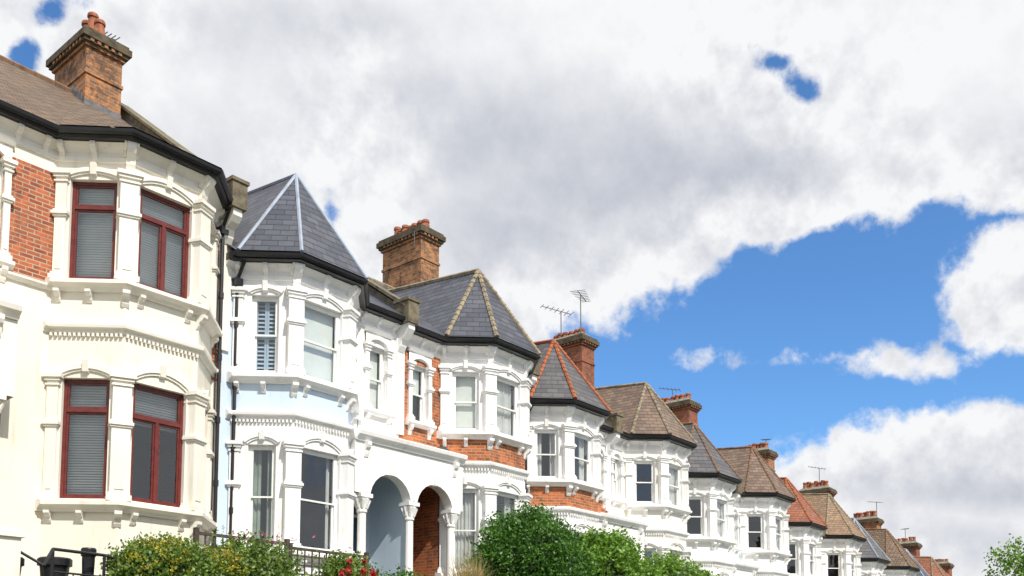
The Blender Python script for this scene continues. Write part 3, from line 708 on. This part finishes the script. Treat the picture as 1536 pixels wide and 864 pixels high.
leaves('yellow_leaves',blobpts((8.05,12.4,1.4),(.4,.3,.36),70,14,.08,0),.022,'leafy',e)
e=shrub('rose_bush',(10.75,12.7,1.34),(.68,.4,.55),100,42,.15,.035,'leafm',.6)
P=[]
for i in range(16):
    c=np.array((10.75+random.uniform(-.55,.5),12.4+random.uniform(-.2,.1),1.65+random.uniform(-.2,.2)))
    for k in range(26): P.append(c+rng.normal(size=3)*.026)
leaves('rose_blooms',np.array(P),.03,'petal',e,.8)
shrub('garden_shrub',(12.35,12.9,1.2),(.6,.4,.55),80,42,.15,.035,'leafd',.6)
e=empty('ornamental_grass'); mb=MB()
for i in range(700):
    a=random.uniform(0,6.28); L=random.uniform(.9,1.75); sp=random.uniform(.05,.7); x,y,z=13.7+random.gauss(0,.12),12.5+random.gauss(0,.1),.72
    prev=None
    for k in range(6):
        t=k/5; p=Vector((x+math.cos(a)*sp*t*t,y+math.sin(a)*sp*t*t,z+L*(t-.22*t*t*t*sp*2)))
        if prev is not None:
            w=.011*(1.1-t); mb.face([tuple(prev+Vector((-w,w,0))),tuple(prev+Vector((w,-w,0))),tuple(p+Vector((w,-w,0))),tuple(p+Vector((-w,w,0)))],'straw')
        prev=p
mb.build('blades',e)
def tree(x,y,z0,h,r,nc=150,nl=40,mat='leafd',ls=.11):
    e=empty('tree'); mb=MB()
    p=Vector((x,y,z0)); 
    for k in range(4):
        q=p+Vector((random.uniform(-.15,.15),random.uniform(-.15,.15),h*.14)); tube(mb,p,q,.26-.045*k,'bark',8,r2=.215-.045*k); p=q
    for k in range(11):
        s=Vector((x,y,z0+h*random.uniform(.35,.55))); a=random.uniform(0,6.28); t=s+Vector((math.cos(a)*r*.7,math.sin(a)*r*.7,h*random.uniform(.1,.35)))
        tube(mb,s,t,.1,'bark',6,r2=.03)
    mb.build('trunk_and_limbs',e)
    P=np.concatenate([blobpts((x+random.uniform(-.5,.5)*r,y+random.uniform(-.5,.5)*r,z0+h*random.uniform(.6,.8)),(r*random.uniform(.45,.65),)*2+(h*random.uniform(.16,.2),),nc//5,nl,.45,-1) for k in range(6)])
    leaves('foliage',P,ls,mat,e)
tree(64,12.5,gl(64)-.2,11.6,2.1,mat='leafl')
tree(51,13.1,gl(51)-.1,7.1,1.1,mat='leafd',ls=.08)
tree(57,12.9,gl(57)-.1,7.6,1.2,mat='leafl',ls=.08)
tree(72,12.3,gl(72)-.4,11.6,2.4)
tree(90,10.0,gl(90)-2.4,13,4)
tree(-6,16,.9,7,2.5)

# ------------------------------------------------------------ fence, railings, pots
e=empty('trellis_fence'); mb=MB()
ft=Fr((7.95,13.0),(11.45,13.0))
for x0,x1,zt in ((0,1.72,2.10),(1.78,3.5,2.04)):
    box(mb,ft,x0-.035,x0+.035,-.035,.035,.8,zt+.06,'wood'); box(mb,ft,x1-.035,x1+.035,-.035,.035,.8,zt+.06,'wood')
    box(mb,ft,x0+.036,x1-.036,-.028,.028,zt-.045,zt,'wood'); box(mb,ft,x0+.036,x1-.036,-.02,.02,.95,1.0,'wood')
    n=11
    for i in range(1,n): a=x0+(x1-x0)*i/n; box(mb,ft,a-.012,a+.012,.001,.015,1.0,zt-.045,'wood')
    z=1.12
    while z<zt-.1: box(mb,ft,x0+.036,x1-.036,-.014,0,z-.012,z+.012,'wood'); z+=.155
mb.build('lattice',e)
e=empty('metal_railing'); mb=MB()
def rail(pts,r=.022):
    for p,q in zip(pts[:-1],pts[1:]): tube(mb,p,q,r,'black',8)
rail([(5.35,12.3,1.30),(5.55,12.5,1.55),(6.25,12.5,1.53),(6.85,12.5,1.40),(7.0,12.5,1.1)])
for x,t in ((5.55,1.55),(6.25,1.53),(6.85,1.40)): tube(mb,(x,12.5,.7),(x,12.5,t),.022,'black',8)
rail([(5.55,12.5,1.25),(6.25,12.5,1.23),(6.85,12.5,1.1)],.014)
for i in range(12): tube(mb,(5.62+i*.105,12.5,.75),(5.62+i*.105,12.5,1.24-(0 if i<6 else (i-6)*.02)),.009,'black',6)
rail([(4.95,12.45,1.55),(5.35,12.3,1.30)],.018)
mb.build('rails_and_posts',e)
mb=MB(); wbox(mb,4.72,5.02,12.2,12.5,.6,1.62,'creamtrim'); wbox(mb,4.68,5.06,12.16,12.54,1.62,1.70,'creamtrim'); wbox(mb,4.74,5.0,12.22,12.48,1.70,1.74,'creamtrim'); mb.build('gate_pier')
for x,y,r,t in ((5.2,13.0,.17,1.45),(5.85,13.1,.2,1.5),(6.15,12.75,.09,1.64)):
    mb=MB(); lathe(mb,x,y,[(r*.7,.9),(r*.75,1.0),(r*.95,t-.12),(r*1.12,t-.11),(r*1.12,t-.02),(r*1.0,t),(r*.85,t),(r*.82,t-.1)],'black',18); mb.build('garden_urn')

# ------------------------------------------------------------ sky
w=bpy.data.worlds.new('World'); scene.world=w; w.use_nodes=True; nt=w.node_tree; nt.nodes.clear()
try: w.cycles.sampling_method='MANUAL'; w.cycles.sample_map_resolution=256
except Exception: pass
AZ=math.radians(39.7); Fv=(math.cos(AZ),math.sin(AZ),0); Rv=(math.sin(AZ),-math.cos(AZ),0)
D=nd(nt,'ShaderNodeTexCoord').outputs['Generated']
def dot(v):
    n=nd(nt,'ShaderNodeVectorMath',operation='DOT_PRODUCT'); nt.links.new(D,n.inputs[0]); n.inputs[1].default_value=v; return n.outputs['Value']
f=dot(Fv); fm=mth(nt,'MAXIMUM',f,.12); u0=mth(nt,'DIVIDE',dot(Rv),fm); v0=mth(nt,'DIVIDE',dot((0,0,1)),fm)
wn=noise(nt,D,6,5,.6); ws=nd(nt,'ShaderNodeSeparateColor'); nt.links.new(wn.outputs['Color'],ws.inputs[0])
u=mth(nt,'ADD',u0,mth(nt,'MULTIPLY',mth(nt,'SUBTRACT',ws.outputs[0],.5),.12)); v=mth(nt,'ADD',v0,mth(nt,'MULTIPLY',mth(nt,'SUBTRACT',ws.outputs[1],.5),.09))
def ell(cx,cy,rx,ry,rot=0):
    a=mth(nt,'SUBTRACT',u,cx); b=mth(nt,'SUBTRACT',v,cy); c,s=math.cos(rot),math.sin(rot)
    p=mth(nt,'DIVIDE',mth(nt,'ADD',mth(nt,'MULTIPLY',a,c),mth(nt,'MULTIPLY',b,s)),rx)
    q=mth(nt,'DIVIDE',mth(nt,'SUBTRACT',mth(nt,'MULTIPLY',b,c),mth(nt,'MULTIPLY',a,s)),ry)
    d=mth(nt,'SQRT',mth(nt,'ADD',mth(nt,'MULTIPLY',p,p),mth(nt,'MULTIPLY',q,q)))
    return mth(nt,'MULTIPLY',mth(nt,'SUBTRACT',1.0,d),min(rx,ry))
def soft(cx,cy,rx,ry,rot,amp):
    e=ell(cx,cy,rx,ry,rot); return mth(nt,'MULTIPLY',ramp(nt,e,-.35*min(rx,ry),.9*min(rx,ry)),amp)
def mx(l):
    r=l[0]
    for x in l[1:]: r=mth(nt,'MAXIMUM',r,x)
    return r
blue=mx([ell(.33,.37,.26,.10,.2),ell(.19,.27,.25,.12,0),ell(.47,.44,.15,.065,.22),ell(.54,.31,.24,.095),
         ell(.335,.65,.040,.020,-.5),ell(.285,.682,.024,.013),ell(-.187,.505,.015,.032),ell(-.515,.745,.03,.018),ell(-.535,.69,.022,.022)])
over=mx([ell(.58,.415,.10,.07,.15),ell(.385,.338,.026,.003),ell(.49,.165,.215,.118,-.05),ell(.38,.10,.10,.09)])
n1=noise(nt,D,15,7,.62); det=mth(nt,'MULTIPLY',mth(nt,'SUBTRACT',n1.outputs[0],.5),.085)
fld=mth(nt,'MINIMUM',blue,mth(nt,'MULTIPLY',over,-1.0))
fld=mth(nt,'ADD',fld,det)
ba=ramp(nt,fld,-.004,.014)
fr_=ramp(nt,f,.12,.3)
n3=noise(nt,D,3.6,5,.5)
back=ramp(nt,n3.outputs[0],.54,.62)
ba=mth(nt,'ADD',mth(nt,'MULTIPLY',ba,fr_),mth(nt,'MULTIPLY',back,mth(nt,'SUBTRACT',1.0,fr_)))
parts=[soft(.19,.54,.36,.12,-.22,.72),soft(.08,.46,.24,.06,-.1,.5),soft(.0,.62,.22,.06,.1,.28),soft(.48,.57,.20,.08,.1,.4),soft(-.25,.72,.22,.05,0,.25),
       soft(.50,.20,.2,.035,0,.4),soft(.43,.13,.22,.04,0,.4),soft(.575,.365,.07,.025,0,.4),soft(-.05,.50,.07,.04,0,.25)]
gr=parts[0]
for p_ in parts[1:]: gr=mth(nt,'MAXIMUM',gr,p_)
of=nd(nt,'ShaderNodeVectorMath',operation='ADD'); nt.links.new(D,of.inputs[0]); of.inputs[1].default_value=(-.010,-.006,.022)
n5=noise(nt,of.outputs[0],15,4,.62)
rel=mth(nt,'SUBTRACT',n5.outputs[0],n1.outputs[0])
edge=ramp(nt,mth(nt,'MULTIPLY',fld,-1.0),.0,.11)
sf=mth(nt,'SUBTRACT',1.0,mth(nt,'MULTIPLY',edge,.72))
gb=mth(nt,'ADD',gr,mth(nt,'MULTIPLY',mth(nt,'SUBTRACT',n3.outputs[0],.5),1.4))
gb=mth(nt,'ADD',gb,.08)
gb=mth(nt,'MAXIMUM',gb,0.0)
gb=mth(nt,'MULTIPLY',gb,mth(nt,'ADD',.15,mth(nt,'MULTIPLY',edge,.85)))
gb=mth(nt,'ADD',gb,mth(nt,'MULTIPLY',mth(nt,'MULTIPLY',rel,sf),1.8),clamp=True)
cc=mixc(nt,gb,(.98,.985,1.0),(.39,.43,.53))
sky=nd(nt,'ShaderNodeTexSky',sky_type='NISHITA'); sky.sun_disc=False
EL=math.radians(48); SX,SY=-.26,-.966
sky.sun_elevation=EL; sky.sun_rotation=math.atan2(SX,SY)
sc=mixc(nt,1.0,sky.outputs[0],(.72,1.18,1.62),'MULTIPLY')
b1=nd(nt,'ShaderNodeBackground'); nt.links.new(sc,b1.inputs[0]); b1.inputs[1].default_value=.118
b2=nd(nt,'ShaderNodeBackground'); nt.links.new(cc,b2.inputs[0]); b2.inputs[1].default_value=.96
ms=nd(nt,'ShaderNodeMixShader'); nt.links.new(ba,ms.inputs[0]); nt.links.new(b2.outputs[0],ms.inputs[1]); nt.links.new(b1.outputs[0],ms.inputs[2])
wo=nd(nt,'ShaderNodeOutputWorld'); nt.links.new(ms.outputs[0],wo.inputs[0])
sl=bpy.data.lights.new('sun','SUN'); sl.energy=4.7; sl.angle=math.radians(.5); sl.color=(1,.95,.86)
so=bpy.data.objects.new('sun',sl); scene.collection.objects.link(so)
so.rotation_euler=Vector((SX*math.cos(EL),SY*math.cos(EL),math.sin(EL))).to_track_quat('Z','Y').to_euler()

cam=bpy.data.cameras.new('camera'); co=bpy.data.objects.new('camera',cam); scene.collection.objects.link(co)
cam.lens=32.8; cam.sensor_width=36; cam.shift_y=.290; cam.clip_end=5000
co.location=(0,0,0); co.rotation_euler=(math.radians(95),0,AZ-math.pi/2)
scene.camera=co
scene.view_settings.view_transform='Standard'; scene.view_settings.look='None'; scene.view_settings.exposure=0
